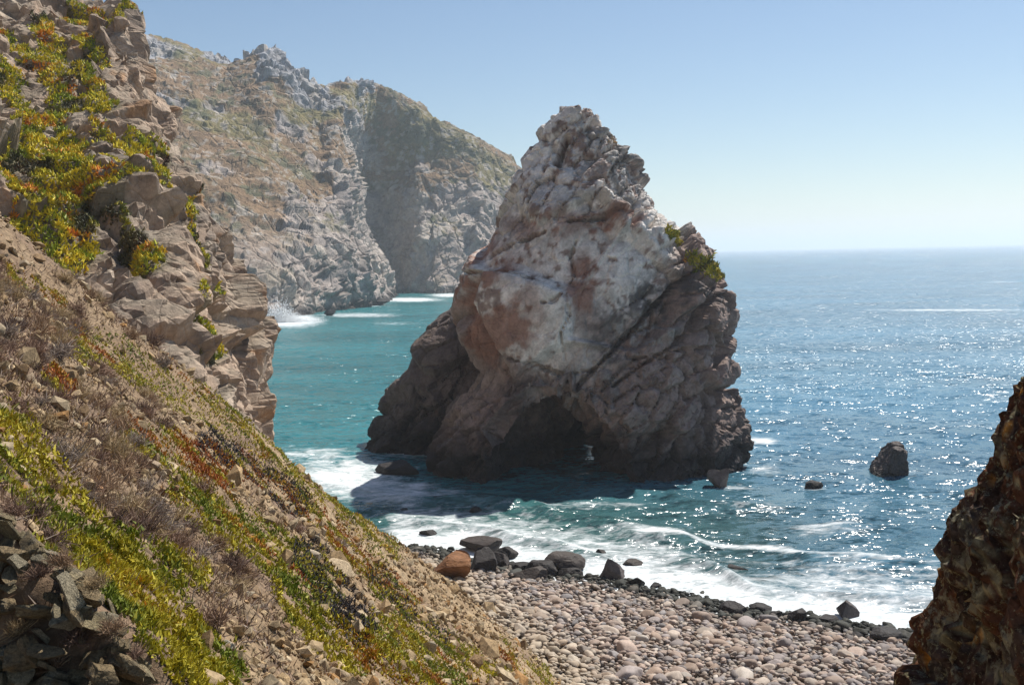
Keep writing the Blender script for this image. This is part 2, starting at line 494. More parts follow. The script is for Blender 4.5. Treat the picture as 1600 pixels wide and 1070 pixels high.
CLIFF = [
    [(-350, 330, 40), (-350, 200, 44), (-340, 100, 50), (-330, 0, 56), (-320, -120, 64), (-310, -260, 74), (-300, -380, 86), (-300, -400, 110)],
    [(-120, 450, 40), (-120, 310, 44), (-115, 230, 49), (-110, 140, 55), (-105, 40, 63), (-100, -80, 72), (-95, -150, 82), (-90, -140, 105)],
    [(0, 500, 40), (0, 385, 43), (0, 320, 48), (0, 245, 54), (0, 150, 62), (0, 60, 70), (0, -30, 80), (10, -25, 100)],
    [(115, 590, 40), (112, 470, 43), (112, 405, 47), (112, 320, 52), (110, 215, 60), (108, 105, 69), (104, 8, 80), (108, 20, 100)],
    [(205, 660, 40), (198, 540, 43), (194, 460, 47), (190, 365, 51), (180, 250, 58), (168, 140, 67), (160, 16, 78), (162, 34, 98)],
    [(300, 740, 40), (288, 608, 43), (274, 520, 47), (266, 400, 51), (240, 290, 58), (218, 180, 66), (198, 24, 76), (192, 42, 95)],
    [(385, 800, 42), (374, 680, 45), (352, 590, 49), (330, 460, 54), (296, 350, 60), (240, 205, 67), (224, 60, 74), (207, 66, 92)],
    [(440, 860, 50), (434, 722, 52), (414, 620, 56), (390, 495, 60), (350, 335, 65), (248, 190, 72), (236, 88, 76), (216, 90, 92)],
    [(450, 900, 68), (440, 760, 70), (400, 640, 74), (365, 510, 78), (300, 350, 82), (222, 200, 86), (196, 112, 90), (180, 112, 100)],
    [(350, 900, 95), (330, 800, 95), (300, 640, 100), (250, 500, 104), (200, 380, 108), (150, 250, 112), (120, 150, 116), (100, 140, 120)],
]

for _c in CLIFF[6:]:
    _c[:] = [(q[0] - 20, q[1], q[2]) for q in _c]

CLIFF_GREEN = [([(0, 150), (60, 230), (110, 300), (125, 385)], 40), ([(0, 50), (50, 85), (95, 120)], 16), ([(70, 45), (100, 105), (98, 165)], 18),
               ([(130, 60), (165, 90)], 10), ([(90, 95), (150, 130), (175, 210)], 12), ([(130, 160), (180, 240), (235, 290), (262, 330)], 13),
               ([(150, 310), (200, 350), (228, 430)], 15), ([(130, 425), (200, 440)], 15), ([(288, 485), (303, 565)], 9), ([(328, 508), (350, 552)], 10),
               ([(268, 378), (330, 440), (372, 458)], 7), ([(300, 315), (335, 400)], 12), ([(60, 330), (110, 385)], 18), ([(0, 240), (40, 330)], 18),
               ([(120, 15), (200, 22)], 10), ([(205, 215), (255, 265)], 9), ([(140, 270), (205, 310)], 10), ([(90, 180), (120, 250)], 18)]

def build_cliff():
    v, f = loft(CLIFF, 100, 80)
    n = normals_of(v, f)
    if (n * (np.array([0, 0, 24.0]) - v)).sum() < 0:
        f = f[:, ::-1]; n = -n
    N0 = len(v)
    back = v + np.array([-4.0, 3.0, -3.0])                 # a thick shell: the face, a back and its four edges
    g = np.arange(N0).reshape(100, 80)
    rim = np.concatenate([g[:, 0], g[-1, 1:], g[-2::-1, -1], g[0, -2:0:-1]])
    rim2 = np.roll(rim, -1)
    allf = np.concatenate([f, f[:, ::-1] + N0, np.stack([rim, rim2, rim2 + N0, rim + N0], -1)])
    bm = bmesh.new()
    bv = [bm.verts.new(q) for q in np.concatenate([v, back])]
    for q in allf:
        bm.faces.new([bv[i] for i in q])
    bmesh.ops.recalc_face_normals(bm, faces=bm.faces)
    v, f = remeshed([bm], 0.24)
    n = normals_of(v, f)
    M = rot(0.25, -0.35, 0.5)
    h1, e1, r1 = fracture(v, 6.0, 2.6, 0.3, 1, M, (1, 1, 1.7), 0.9, 0.05, 0.08)
    h2, e2, r2 = fracture(v, 2.4, 0.95, 0.25, 2, M, (0.8, 0.9, 2.0), 0.9, 0.05, 0.08)
    h3, e3, r3 = fracture(v, 0.95, 0.26, 0.1, 3, M, (0.8, 0.9, 1.8), 0.9, 0.05, 0.08)
    px, py = proj(v)
    green = np.zeros(len(v))
    wob = 15 * fbm(v / 2.0, 4, 31)
    for pts, w in CLIFF_GREEN:
        green = np.maximum(green, 1 - smooth(line_dist(px, py, pts) + wob, w * 0.75, w * 1.2))
    green = green * ((n * (np.array([0, 0, 24.0]) - v)).sum(-1) > 0)
    soft = 1 - 0.6 * green
    left = 1 - 0.35 * (1 - smooth(px, 60, 220))
    v = v + n * ((h1 * left + (h2 + h3) * soft)[:, None])
    # joints: sharper ledges by pushing steps along z
    n = normals_of(v, f)
    px, py = proj(v)
    nz = n[:, 2]
    a = fbm(v / 3.0, 4, 41); b = fbm(v / 0.7, 3, 42)
    c = np.repeat(np.array([[0.40, 0.295, 0.215]]), len(v), 0)
    c = lerp(c, (0.46, 0.375, 0.29), smooth(r2, 0.5, 1.0) * 0.8)
    c = lerp(c, (0.27, 0.20, 0.155), smooth(r3 + 0.4 * a, 0.6, 1.1) * 0.7)
    c = lerp(c, (0.20, 0.165, 0.135), smooth(a + 0.5 * b, 0.35, 0.8) * 0.75)
    c = lerp(c, (0.40, 0.20, 0.08), smooth(fbm(v / 1.3, 3, 43), 0.55, 0.8) * 0.6)
    c = lerp(c, (0.16, 0.145, 0.11), smooth(nz, 0.55, 0.8) * 0.5)
    c = lerp(c, (0.17, 0.145, 0.09), green * 0.75)
    me = mesh_np("cliff", v, f, c, True)
    obj("cliff", me, M_CLIFF, kind="structure")
    return v, f, px, py, green, n

CV, CF, CPX, CPY, CGREEN, CN = build_cliff()

# ------------------------------------------------------------------ far headland
HEAD = [
    [(60, 520, 400), (60, 420, 430), (70, 300, 490), (80, 180, 570), (90, 60, 660), (100, 60, 780)],
    [(260, 515, 410), (250, 420, 440), (240, 300, 500), (230, 180, 590), (226, 62, 680), (232, 78, 800)],
    [(370, 508, 425), (365, 420, 450), (355, 310, 510), (345, 200, 600), (338, 98, 690), (343, 112, 800)],
    [(450, 497, 447), (440, 425, 462), (430, 320, 530), (420, 210, 610), (415, 94, 690), (420, 108, 800)],
    [(530, 482, 495), (515, 400, 512), (500, 320, 560), (492, 230, 630), (500, 134, 700), (505, 150, 800)],
    [(606, 468, 590), (578, 400, 582), (545, 320, 590), (535, 230, 640), (568, 120, 710), (575, 140, 800)],
    [(616, 463, 705), (592, 400, 738), (574, 330, 760), (582, 250, 765), (628, 150, 775), (638, 168, 860)],
    [(680, 461, 690), (672, 400, 715), (660, 320, 745), (655, 250, 770), (690, 184, 800), (695, 200, 900)],
    [(725, 459, 700), (720, 400, 720), (718, 330, 750), (728, 270, 780), (755, 216, 820), (760, 232, 920)],
    [(790, 457, 715), (785, 400, 740), (785, 350, 770), (790, 300, 800), (800, 248, 850), (805, 264, 950)],
    [(880, 453, 740), (875, 420, 760), (870, 380, 790), (868, 340, 820), (868, 302, 870), (870, 318, 960)],
    [(980, 449, 800), (975, 440, 810), (972, 425, 830), (970, 412, 850), (968, 402, 880), (970, 425, 960)],
]

def build_headland():
    cols_ = [[(c[0][0], c[0][1] + 40, c[0][2] - 2)] + c for c in HEAD]
    v, f = loft(cols_, 510, 290)
    n = normals_of(v, f)
    if (n * (np.array([0, 0, 24.0]) - v)).sum() < 0:
        f = f[:, ::-1]; n = -n
    M = rot(0.3, -0.5, 0.4)
    steep = 1 - smooth(n[:, 2], 0.45, 0.8)
    zz = v[:, 2]
    crest = smooth(zz, 85, 135)
    big = fbm(v / np.array([60, 60, 120.0]), 3, 51)
    h1, e1, r1 = fracture(v, 34, 18, 2, 52, M, (1, 1, 1.6), 0.9, soft=0.35)
    h2, e2, r2 = fracture(v, 12, 7, 1.5, 53, M, (1, 1, 1.6), 1.0, soft=0.2)
    h3, e3, r3 = fracture(v, 4.6, 2.6, 0.8, 54, M, (1, 1, 1.4), 1.0, soft=0.15)
    crag = np.clip(smooth(fbm(v / 45, 3, 55), 0.0, 0.5) * (0.45 + 0.7 * crest) + 0.75 * steep * (1 - smooth(zz, 50, 90)), 0, 1)
    v = v + n * (6 * big + h1 * (0.2 + 0.35 * crag) + h2 * (0.2 + 0.55 * crag) + h3 * (0.35 + 0.35 * crag))[:, None]
    n = normals_of(v, f)
    a = fbm(v / 14, 4, 56); b = fbm(v / 3.5, 3, 57); g = fbm(v / 40, 3, 58)
    rock = np.repeat(np.array([[0.345, 0.29, 0.255]]), len(v), 0)
    rock = lerp(rock, (0.31, 0.315, 0.335), np.clip(crest + 0.3 * a, 0, 1))
    rock = lerp(rock, (0.17, 0.15, 0.14), smooth(a + b * 0.6, 0.2, 0.8) * 0.8)
    rock = lerp(rock, (0.42, 0.37, 0.31), smooth(r2, 0.55, 1) * 0.6)
    scrub = np.repeat(np.array([[0.21, 0.135, 0.075]]), len(v), 0)
    scrub = lerp(scrub, (0.17, 0.14, 0.055), smooth(g + 0.4 * b, 0.0, 0.5))
    scrub = lerp(scrub, (0.09, 0.10, 0.055), smooth(a - b * 0.5, 0.2, 0.6) * 0.8)
    scrub = lerp(scrub, (0.36, 0.32, 0.27), smooth(b, 0.32, 0.5) * 0.75)
    isrock = np.clip(smooth(crag + 0.3 * b, 0.12, 0.42) + (1 - smooth(zz, 20, 50)) * 0.7, 0, 1)
    c = scrub + (rock - scrub) * isrock[:, None]
    c = lerp(c, (0.07, 0.06, 0.055), 1 - smooth(zz + 1.5 * a, 1.5, 5))
    me = mesh_np("headland", v, f, c, True)
    obj("headland", me, M_FAR, kind="structure")

build_headland()

# ------------------------------------------------------------------ beach bed
def beach_z(x, y):
    d = inland(x, y)
    return np.where(d > 0, 0.1 * d, 0.16 * d) + 0.02

def build_beach():
    xs, ys = np.linspace(-30, 60, 130), np.linspace(20, 110, 130)
    X, Y = (a.ravel() for a in np.meshgrid(xs, ys, indexing='ij'))
    z = beach_z(X, Y) - 0.12 + 0.1 * vnoise(np.stack([X / 2, Y / 2, 0 * X], -1), 61)
    c = np.repeat(np.array([[0.20, 0.17, 0.145]]), len(X), 0)
    c = lerp(c, (0.05, 0.05, 0.045), 1 - smooth(inland(X, Y), -1, 1.5))
    me = mesh_np("beach", np.stack([X, Y, np.maximum(z, -4)], -1), grid_faces(130, 130), c)
    obj("beach", me, M_SOIL, kind="structure")

build_beach()

# ================================================================== sea stack
def ring_solid(rows, n=96, e=0.8):
    """closed solid from rows (z, left x, right x, front y, back y), bottom to top"""
    th = np.linspace(0, 2 * math.pi, n, endpoint=False)
    cx, sx = np.cos(th), np.sin(th)
    sx_, cx_ = np.sign(sx) * np.abs(sx) ** e, np.sign(cx) * np.abs(cx) ** e
    v = []
    for z, l, r, yf, yb in rows:
        v.append(np.stack([(l + r) / 2 + (r - l) / 2 * cx_, (yf + yb) / 2 + (yb - yf) / 2 * sx_, np.full(n, z)], -1))
    v = np.concatenate(v)
    k = len(rows)
    f = [(i * n + j, i * n + (j + 1) % n, (i + 1) * n + (j + 1) % n, (i + 1) * n + j) for i in range(k - 1) for j in range(n)]
    bm = bmesh.new()
    vs = [bm.verts.new(p) for p in v]
    for q in f:
        bm.faces.new([vs[i] for i in q])
    bm.faces.new([vs[j] for j in range(n)][::-1])
    bm.faces.new([vs[(k - 1) * n + j] for j in range(n)])
    bmesh.ops.recalc_face_normals(bm, faces=bm.faces)
    return bm

def rows_from(table, dmid, front, back):
    """table of (py, left px, right px) read at depth dmid; front and back depth as functions of height"""
    out = []
    for py, l, r in table:
        a, b = P(l, py, dmid), P(r, py, dmid)
        z = (a[2] + b[2]) / 2
        out.append((z, a[0], b[0], front(z), back(z)))
    return sorted(out)

def lin(pts):
    xs, ys = zip(*pts)
    return lambda z: float(np.interp(z, xs, ys))

def build_stack():
    t = [(165, 888, 903), (172, 876, 922), (195, 856, 948), (235, 820, 986), (275, 791, 1001), (330, 768, 1028), (380, 753, 1072), (405, 738, 1112),
         (440, 728, 1122), (490, 714, 1131), (525, 724, 1128), (555, 742, 1122), (580, 744, 1134), (612, 722, 1132), (650, 692, 1154), (690, 676, 1158),
         (730, 670, 1158), (800, 668, 1160)]
    main = rows_from(t, 122, lin([(-6, 110.5), (0, 111), (8, 112), (14, 113.5), (22, 114.5), (30, 117.5), (37, 120.5), (42, 122)]),
                     lin([(-6, 143), (0, 142), (12, 139), (22, 136), (30, 131), (37, 126), (42, 123.5)]))
    t2 = [(484, 712, 760), (500, 694, 775), (540, 664, 790), (585, 638, 800), (625, 598, 800), (650, 598, 800), (690, 582, 800), (760, 578, 800)]
    spur = rows_from(t2, 137, lin([(-6, 128), (0, 129), (10, 131), (18, 134)]), lin([(-6, 149), (0, 148), (10, 145), (18, 140)]))
    # the sea arch: a bent passage from the front face out through the back
    arch = bmesh.new()
    path = [(858, 107, 8.4, 10.0), (858, 113, 7.4, 9.2), (862, 119, 5.6, 7.6), (885, 126, 3.2, 5.6), (925, 135, 2.6, 5.2), (956, 147, 3.0, 5.5)]
    rings = []
    for px, d, hw, top in path:
        x0 = (px - 800) / F * d
        rings.append([arch.verts.new((x0 + hw * math.cos(a) * (1.0 if math.sin(a) > 0 else 1.1), d, -4 + (top + 4) * max(0.0, math.sin(a)) ** 0.75)) for a in np.linspace(0, math.pi, 14)])
    for r0, r1 in zip(rings[:-1], rings[1:]):
        for j in range(13):
            arch.faces.new((r0[j], r0[j + 1], r1[j + 1], r1[j]))
        arch.faces.new((r0[13], r0[0], r1[0], r1[13]))
    arch.faces.new(rings[0][::-1]); arch.faces.new(rings[-1])
    bmesh.ops.recalc_face_normals(arch, faces=arch.faces)
    v, f = remeshed([ring_solid(main), ring_solid(spur, e=0.9)], 0.23, [arch])
    n = normals_of(v, f)
    M = rot(0.15, 0.75, 0.2)                       # bedding dips to the left
    low = fbm(v / 9.0, 3, 71)
    h1, e1, r1 = fracture(v, 8.0, 2.4, 0.4, 72, M, (1.4, 1.2, 0.9), 0.8, 0.06, 0.1)
    h2, e2, r2 = fracture(v, 2.8, 0.95, 0.6, 73, M, (1.5, 1.2, 0.7), 0.9, 0.06)
    h3, e3, r3 = fracture(v, 0.95, 0.24, 0.14, 74, M, (1.4, 1.2, 0.7), 1.0)
    px, py = proj(v)
    z = v[:, 2]
    rough = 0.4 + 0.6 * np.clip(smooth(px, 930, 1080) + (1 - smooth(py, 200, 420)) + smooth(py, 560, 640), 0, 1)
    slabz = np.clip((1 - smooth(np.hypot((px - 850) / 115, (py - 460) / 125), 0.75, 1.1)) + (1 - smooth(np.hypot((px - 965) / 80, (py - 410) / 80), 0.75, 1.1)), 0, 1) * (v[:, 1] < 126)
    rough = rough * (1 - 0.6 * slabz)
    # the long open joints the photograph shows
    joints = 0
    for pts, w, dep in (([(901, 372), (891, 398), (897, 428), (884, 452), (889, 492), (876, 520), (881, 562)], 1.5, 0.35), ([(884, 452), (868, 470), (850, 474)], 1.6, 0.5), ([(1122, 392), (1040, 470), (960, 545), (860, 640)], 3.0, 0.8),
                        ([(1105, 470), (1070, 530), (1020, 560), (960, 600)], 2.2, 0.6), ([(760, 400), (800, 375), (850, 360)], 2.2, 0.5),
                        ([(890, 345), (960, 335), (1010, 330)], 2.5, 0.7), ([(870, 250), (885, 215)], 5, 0.9), ([(800, 560), (880, 585), (930, 575)], 2, 0.5),
                        ([(730, 430), (790, 425), (840, 440)], 2.2, 0.5), ([(985, 560), (1110, 540)], 1.8, 0.4), ([(1110, 560), (1100, 760)], 2.5, 0.6)):
        joints = joints + 2.0 * dep * (1 - smooth(line_dist(px, py, pts) + 2.5 * vnoise(v / 0.9, 77), w * 0.5, w * 1.7)) * (v[:, 1] < 126)
    v = v + n * (0.1 + 0.5 * low + h1 * (1 - 0.5 * smooth(z, 26, 36)) + h2 * rough + h3 * rough - joints)[:, None]
    # ---- colour of the stone
    n = normals_of(v, f)
    a = fbm(v / 3.2, 4, 81); b = fbm(v / 0.8, 3, 82); g = fbm(v / 7.0, 3, 83)
    px = px + 10 * a + 5 * b; py = py + 10 * g + 6 * b
    base = np.repeat(np.array([[0.29, 0.21, 0.175]]), len(v), 0)
    base = lerp(base, (0.34, 0.26, 0.22), smooth(r2, 0.45, 1.0) * 0.8)
    base = lerp(base, (0.13, 0.105, 0.10), smooth(a + 0.5 * b, 0.15, 0.7) * 0.7)
    def el(x, y, rx, ry, s=0.35):
        return 1 - smooth(np.hypot((px - x) / rx, (py - y) / ry), 1 - s, 1 + s)
    white = np.clip(el(880, 300, 130, 140) + el(820, 440, 90, 110) + el(960, 410, 90, 85) + el(850, 520, 45, 70) + el(900, 560, 60, 40) * 0.6 + el(1000, 350, 60, 50), 0, 1)
    white *= smooth(b + 0.7 * a + 0.3, -0.4, 0.0) * (0.75 + 0.25 * smooth(r3, 0.1, 0.5))
    c = lerp(base, (0.80, 0.745, 0.68), white * 0.97)
    red = np.clip(el(760, 440, 45, 60) + el(775, 520, 55, 50) + el(915, 440, 28, 50) + el(860, 350, 90, 22) * 0.7 + el(960, 345, 50, 14) + el(740, 360, 25, 60) + el(830, 490, 30, 40) * 0.6, 0, 1)
    c = lerp(c, (0.30, 0.135, 0.085), red * smooth(a - 0.3 * b, -0.35, 0.25) * 0.85)
    dark = np.clip(el(1040, 480, 70, 55) + el(965, 520, 45, 60) * 0.7 + el(930, 230, 45, 50) * 0.6 + el(985, 270, 30, 60) * 0.8 + el(870, 345, 120, 50) * 0.35, 0, 1)
    c = lerp(c, (0.085, 0.078, 0.075), dark * smooth(b + 0.4 * a, -0.35, 0.2) * 0.9)
    c = lerp(c, (0.42, 0.40, 0.37), np.clip(el(870, 610, 50, 35) + el(950, 620, 35, 35) + el(1010, 520, 50, 30), 0, 1) * smooth(b, 0.0, 0.3) * 0.7)
    c = lerp(c, (0.40, 0.22, 0.06), np.clip(el(965, 218, 22, 5) + el(650, 540, 40, 20) * 0.7, 0, 1) * smooth(b, -0.1, 0.3) * 0.8)
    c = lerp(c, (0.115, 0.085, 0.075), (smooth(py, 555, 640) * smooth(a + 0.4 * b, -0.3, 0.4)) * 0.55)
    c = lerp(c, (0.36, 0.275, 0.24), np.clip(el(1060, 600, 75, 110) + el(1000, 690, 60, 60) * 0.6 + el(700, 660, 30, 50) * 0.5, 0, 1) * smooth(a - 0.3 * b, -0.3, 0.3) * 0.6)
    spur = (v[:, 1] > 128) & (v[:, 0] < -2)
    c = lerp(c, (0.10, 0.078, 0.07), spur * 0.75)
    c = lerp(c, (0.035, 0.03, 0.03), (1 - smooth(z + 1.5 * a, 2.0, 6.5)) * 0.92)
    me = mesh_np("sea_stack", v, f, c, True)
    obj("sea_stack", me, M_STACK, label="tall pale and rust brown sea stack with an arch at its foot, in the surf", category="sea stack")
    return v, f, n

KV, KF, KN = build_stack()

# ================================================================== plants and loose stones
rng = np.random.default_rng(11)

def leaves(p, nrm, size, c, up=0.55, spread=0.5, fat=0.3):
    """finger-like tapering leaves, three-sided, one per place"""
    k = len(p)
    d = nrm * (1 - up) + np.array([0, 0, up]) + rng.normal(0, spread, (k, 3))
    d /= np.linalg.norm(d, axis=1, keepdims=True)
    s = np.cross(d, rng.normal(0, 1, (k, 3))); s /= np.linalg.norm(s, axis=1, keepdims=True)
    t = np.cross(d, s)
    w = (size * fat)[:, None]
    L = size[:, None]
    v = np.stack([p - d * L * 0.1 + s * w, p - d * L * 0.1 - 0.5 * s * w + 0.87 * t * w, p - d * L * 0.1 - 0.5 * s * w - 0.87 * t * w, p + d * L], 1).reshape(-1, 3)
    i = np.arange(k)[:, None] * 4
    f = np.concatenate([i + np.array([[0, 1, 3]]), i + np.array([[1, 2, 3]]), i + np.array([[2, 0, 3]])])
    cc = np.repeat(c[:, None], 4, 1).copy()
    cc[:, 3] = np.clip(cc[:, 3] * 1.15, 0, 1)
    return v, f, cc.reshape(-1, 3)

GREEN, YELLOW, ORANGE, RED, DEAD = (np.array(c) for c in ((0.15, 0.18, 0.018), (0.36, 0.30, 0.022), (0.42, 0.18, 0.022), (0.28, 0.07, 0.022), (0.045, 0.04, 0.042)))

def plant_colour(p, k, mood, seed):
    n = fbm(p / 0.5, 2, seed) + rng.normal(0, 0.25, k)
    o = fbm(p / 1.1, 2, seed + 5) + rng.normal(0, 0.22, k)
    if mood == 'dead':
        c = np.repeat(DEAD[None], k, 0) * rng.uniform(0.5, 1.9, (k, 1))
        return lerp(c, (0.17, 0.155, 0.14), (rng.random(k) < 0.12) * 0.8)
    c = lerp(np.repeat(GREEN[None], k, 0), YELLOW, smooth(n, -0.7, 0.35))
    off = {'green': 0.7, 'yellow': 0.35, 'orange': -0.1, 'red': -0.35}[mood]
    c = lerp(c, ORANGE, smooth(o, off, off + 0.6) * 0.85)
    c = lerp(c, RED, smooth(o, off + 0.45, off + 0.9) * 0.8)
    return c * rng.uniform(0.75, 1.6, (k, 1))

SLOPE_W = 1.0 / np.maximum(SV[:, 1], 3) ** 1.8
def slope_mask(pts, w, wob=7):
    d = line_dist(SPX, SPY, pts) + wob * fbm(SV / np.maximum(SV[:, 1:2] * 0.035, 0.1), 3, 97)
    return 1 - smooth(d, w * 1.25, w * 1.9)

MATS = [
    ([(135, 545), (200, 572), (290, 622), (350, 655), (420, 705)], 17, 'yellow', 3600, "yellow green ice plant mat below the cliff foot, highest band on the bare slope"),
    ([(425, 708), (500, 765), (560, 812), (600, 862)], 17, 'yellow', 3600, "olive ice plant band along the outer edge of the slope above the surf"),
    ([(215, 690), (290, 718), (360, 738)], 17, 'orange', 2600, "orange tipped ice plant mat in the middle of the slope"),
    ([(380, 728), (440, 770), (500, 815), (545, 862)], 10, 'red', 2200, "narrow rust red ice plant strip beside pale scree"),
    ([(300, 768), (345, 812), (400, 852), (450, 884), (502, 918)], 23, 'yellow', 5200, "large bright yellow ice plant mat in the middle of the slope"),
    ([(12, 690), (60, 765), (110, 830), (165, 875)], 30, 'green', 4200, "green ice plant and weeds above the dark rock ledge"),
    ([(175, 880), (222, 935), (270, 1000), (330, 1065)], 32, 'green', 5200, "fresh green ice plant spilling down right of the rock ledge"),
    ([(190, 868), (250, 882), (312, 906)], 14, 'green', 1500, "small green ice plant tongue reaching into dry brown scrub"),
    ([(455, 925), (478, 965)], 18, 'yellow', 1200, "small round yellow ice plant clump on bare stony ground"),
    ([(505, 988), (562, 1030)], 20, 'orange', 1600, "orange and yellow ice plant clump at the lower end of the dead black patch"),
    ([(605, 1010), (650, 1040), (705, 1075)], 30, 'yellow', 3000, "broad yellow ice plant mat at the bottom edge above the beach"),
    ([(598, 925), (640, 965), (670, 990)], 12, 'yellow', 1300, "thin yellow ice plant strip running down the pale scree"),
    ([(548, 868), (600, 905), (640, 945)], 12, 'red', 1400, "dark red and brown ice plant strip near the orange boulder"),
    ([(700, 1010), (760, 1055)], 10, 'yellow', 900, "faint ice plant strip low on the scree, second from the beach"),
    ([(785, 1020), (845, 1068)], 12, 'yellow', 1200, "last ice plant strip beside the beach cobbles"),
    ([(330, 700), (400, 742), (470, 792)], 12, 'dead', 2200, "black dead ice plant strip between the two upper mats"),
    ([(480, 880), (520, 935), (560, 992)], 19, 'dead', 2600, "large charcoal black dead ice plant patch on the stony slope"),
    ([(590, 905), (640, 960), (690, 1005)], 9, 'dead', 1300, "thin dark dead ice plant strip on the lower scree"),
    ([(80, 595), (108, 615)], 9, 'red', 500, "small isolated orange red succulent clump among dry brown scrub"),
    ([(20, 435), (62, 455), (95, 480)], 8, 'red', 700, "orange red succulent streak near the top of the dry scrub slope"),
]

taken = np.zeros(len(SV))
for pts, w, mood, k, label in MATS:
    mk = slope_mask(pts, w)
    taken = np.maximum(taken, mk)
    mk = mk * (0.12 + smooth(fbm(SV / np.maximum(SV[:, 1:2] * 0.022, 0.15), 3, 44), -0.35, 0.05))
    k = int(k * 4.1)
    p, nn, ii = sample(SV, SF, mk * SLOPE_W, k, rng)
    size = (0.020 + 0.0017 * p[:, 1]) * rng.uniform(0.6, 1.3, k)
    lift = np.maximum(0, fbm(p / np.maximum(p[:, 1:2] * 0.02, .12), 2, 98))[:, None] * size[:, None] * 2.2
    v, f, c = leaves(p + np.array([0, 0, 1]) * lift, nn, size, plant_colour(p, k, mood, 7))
    dead = mood == 'dead'
    obj("dead_ice_plant" if dead else "ice_plant", mesh_np("ice_plant", v, f, c, flat=True), M_DRY if dead else M_LEAF,
        label=label, category="ice plant", group="ice plant mats on the slope")

# ice plant over the cliff: a continuous ground cover
wgt = smooth(CGREEN, 0.25, 0.8) * (CN[:, 2] > -0.1) / CV[:, 1] ** 1.0
p, nn, ii = sample(CV, CF, wgt, 62000, rng)
size = 0.2 * rng.uniform(0.6, 1.4, len(p))
lift = np.maximum(0, fbm(p / 1.0, 2, 99))[:, None] * 0.35
cc = plant_colour(p, len(p), 'yellow', 8)
cc = lerp(cc * 1.5, DEAD * 1.2, smooth(fbm(p / 2.2, 3, 12), 0.3, 0.5) * 0.85)
v, f, c = leaves(p + np.array([0.0, 0, 1]) * lift, nn, size, cc, fat=0.3)
obj("ground_cover", mesh_np("ground_cover", v, f, c, flat=True), M_LEAF, kind="stuff", label="yellow green ice plant growing over the cliff ledges", category="ground cover")

# the two green cushions on the stack's right shoulder
kpx, kpy = proj(KV)
for pts, w, k, label in (([(1082, 400), (1100, 412), (1122, 428)], 11, 2600, "bright green plant cushion on the right shoulder of the sea stack"),
                         ([(1046, 362), (1062, 378)], 6, 900, "small green plant tuft just above the shoulder of the sea stack")):
    mk = (1 - smooth(line_dist(kpx, kpy, pts), w * 0.7, w * 1.2)) * (KV[:, 1] < 128)
    p, nn, ii = sample(KV, KF, mk, k, rng)
    v, f, c = leaves(p, nn, 0.45 * rng.uniform(0.6, 1.3, k), plant_colour(p, k, 'green', 9), fat=0.3)
    obj("plant_cushion", mesh_np("plant_cushion", v, f, c, flat=True), M_LEAF, label=label, category="plant", group="plants on the sea stack")

# dry scrub
def scrub_mesh(k, tint, seed):
    r = np.random.default_rng(seed)
    d = r.normal(0, 1, (k, 3)); d[:, 2] = np.abs(d[:, 2]) * 0.9 + 0.15
    d /= np.linalg.norm(d, axis=1, keepdims=True)
    p = r.normal(0, 0.22, (k, 3)) * np.array([1, 1, 0.25])
    L = r.uniform(0.45, 1.0, (k, 1))
    s = np.cross(d, r.normal(0, 1, (k, 3))); s /= np.linalg.norm(s, axis=1, keepdims=True)
    mid = p + d * L * 0.6 + r.normal(0, 0.08, (k, 3))
    tip = p + d * L + r.normal(0, 0.14, (k, 3))
    w = 0.016
    v = np.stack([p - s * w, p + s * w, mid + s * w, mid - s * w, tip], 1).reshape(-1, 3)
    i = np.arange(k)[:, None] * 5
    f = np.concatenate([i + np.array([[0, 1, 2]]), i + np.array([[0, 2, 3]]), i + np.array([[3, 2, 4]])])
    c = np.repeat((np.array(tint) * r.uniform(0.6, 1.4, (k, 1)))[:, None], 5, 1).reshape(-1, 3)
    return mesh_np("dry_bush", v, f, c, flat=True)

TINTS = [(0.22, 0.14, 0.10), (0.28, 0.185, 0.115), (0.16, 0.105, 0.08), (0.34, 0.25, 0.14), (0.25, 0.20, 0.165)]
BUSH = [scrub_mesh(260, t, 300 + i) for i, t in enumerate(TINTS)]
dryw = (np.clip((1 - smooth(SPX, 150, 330)) * smooth(SPY, 380, 460) + 0.9 * np.exp(-(((SPX - 330) / 150) ** 2 + ((SPY - 900) / 130) ** 2)), 0, 1)
        * (1 - 0.9 * taken) * (SPX > -20) * (SPY < 1100) * (SV[:, 1] > 5.2) * (SPX < 640))
p, nn, ii = sample(SV, SF, dryw * SLOPE_W, 290, rng)
TONE = ("purple brown", "tan brown", "dark brown", "straw coloured", "grey")
for q in p:
    j = int(rng.integers(0, 5))
    bx, by = proj(q[None])
    zone = "high on the slope below the cliff" if by[0] < 560 else "on the upper slope left of the ice plant bands" if by[0] < 740 else "beside the rock ledge" if bx[0] < 200 else "on stony ground in the lower slope"
    o = obj("dry_bush", BUSH[j], M_DRY, label="low %s dry bush %s" % (TONE[j], zone), category="bush", group="%s bushes %s" % (TONE[j], zone))
    s = (0.10 + 0.011 * q[1]) * rng.uniform(0.6, 1.3)
    o.location = q - np.array([0, 0, 0.02])
    o.rotation_euler = (rng.normal(0, 0.2), 0.35 + rng.normal(0, 0.2), rng.uniform(0, 6.3))
    o.scale = (s, s, s * rng.uniform(0.7, 1.1))
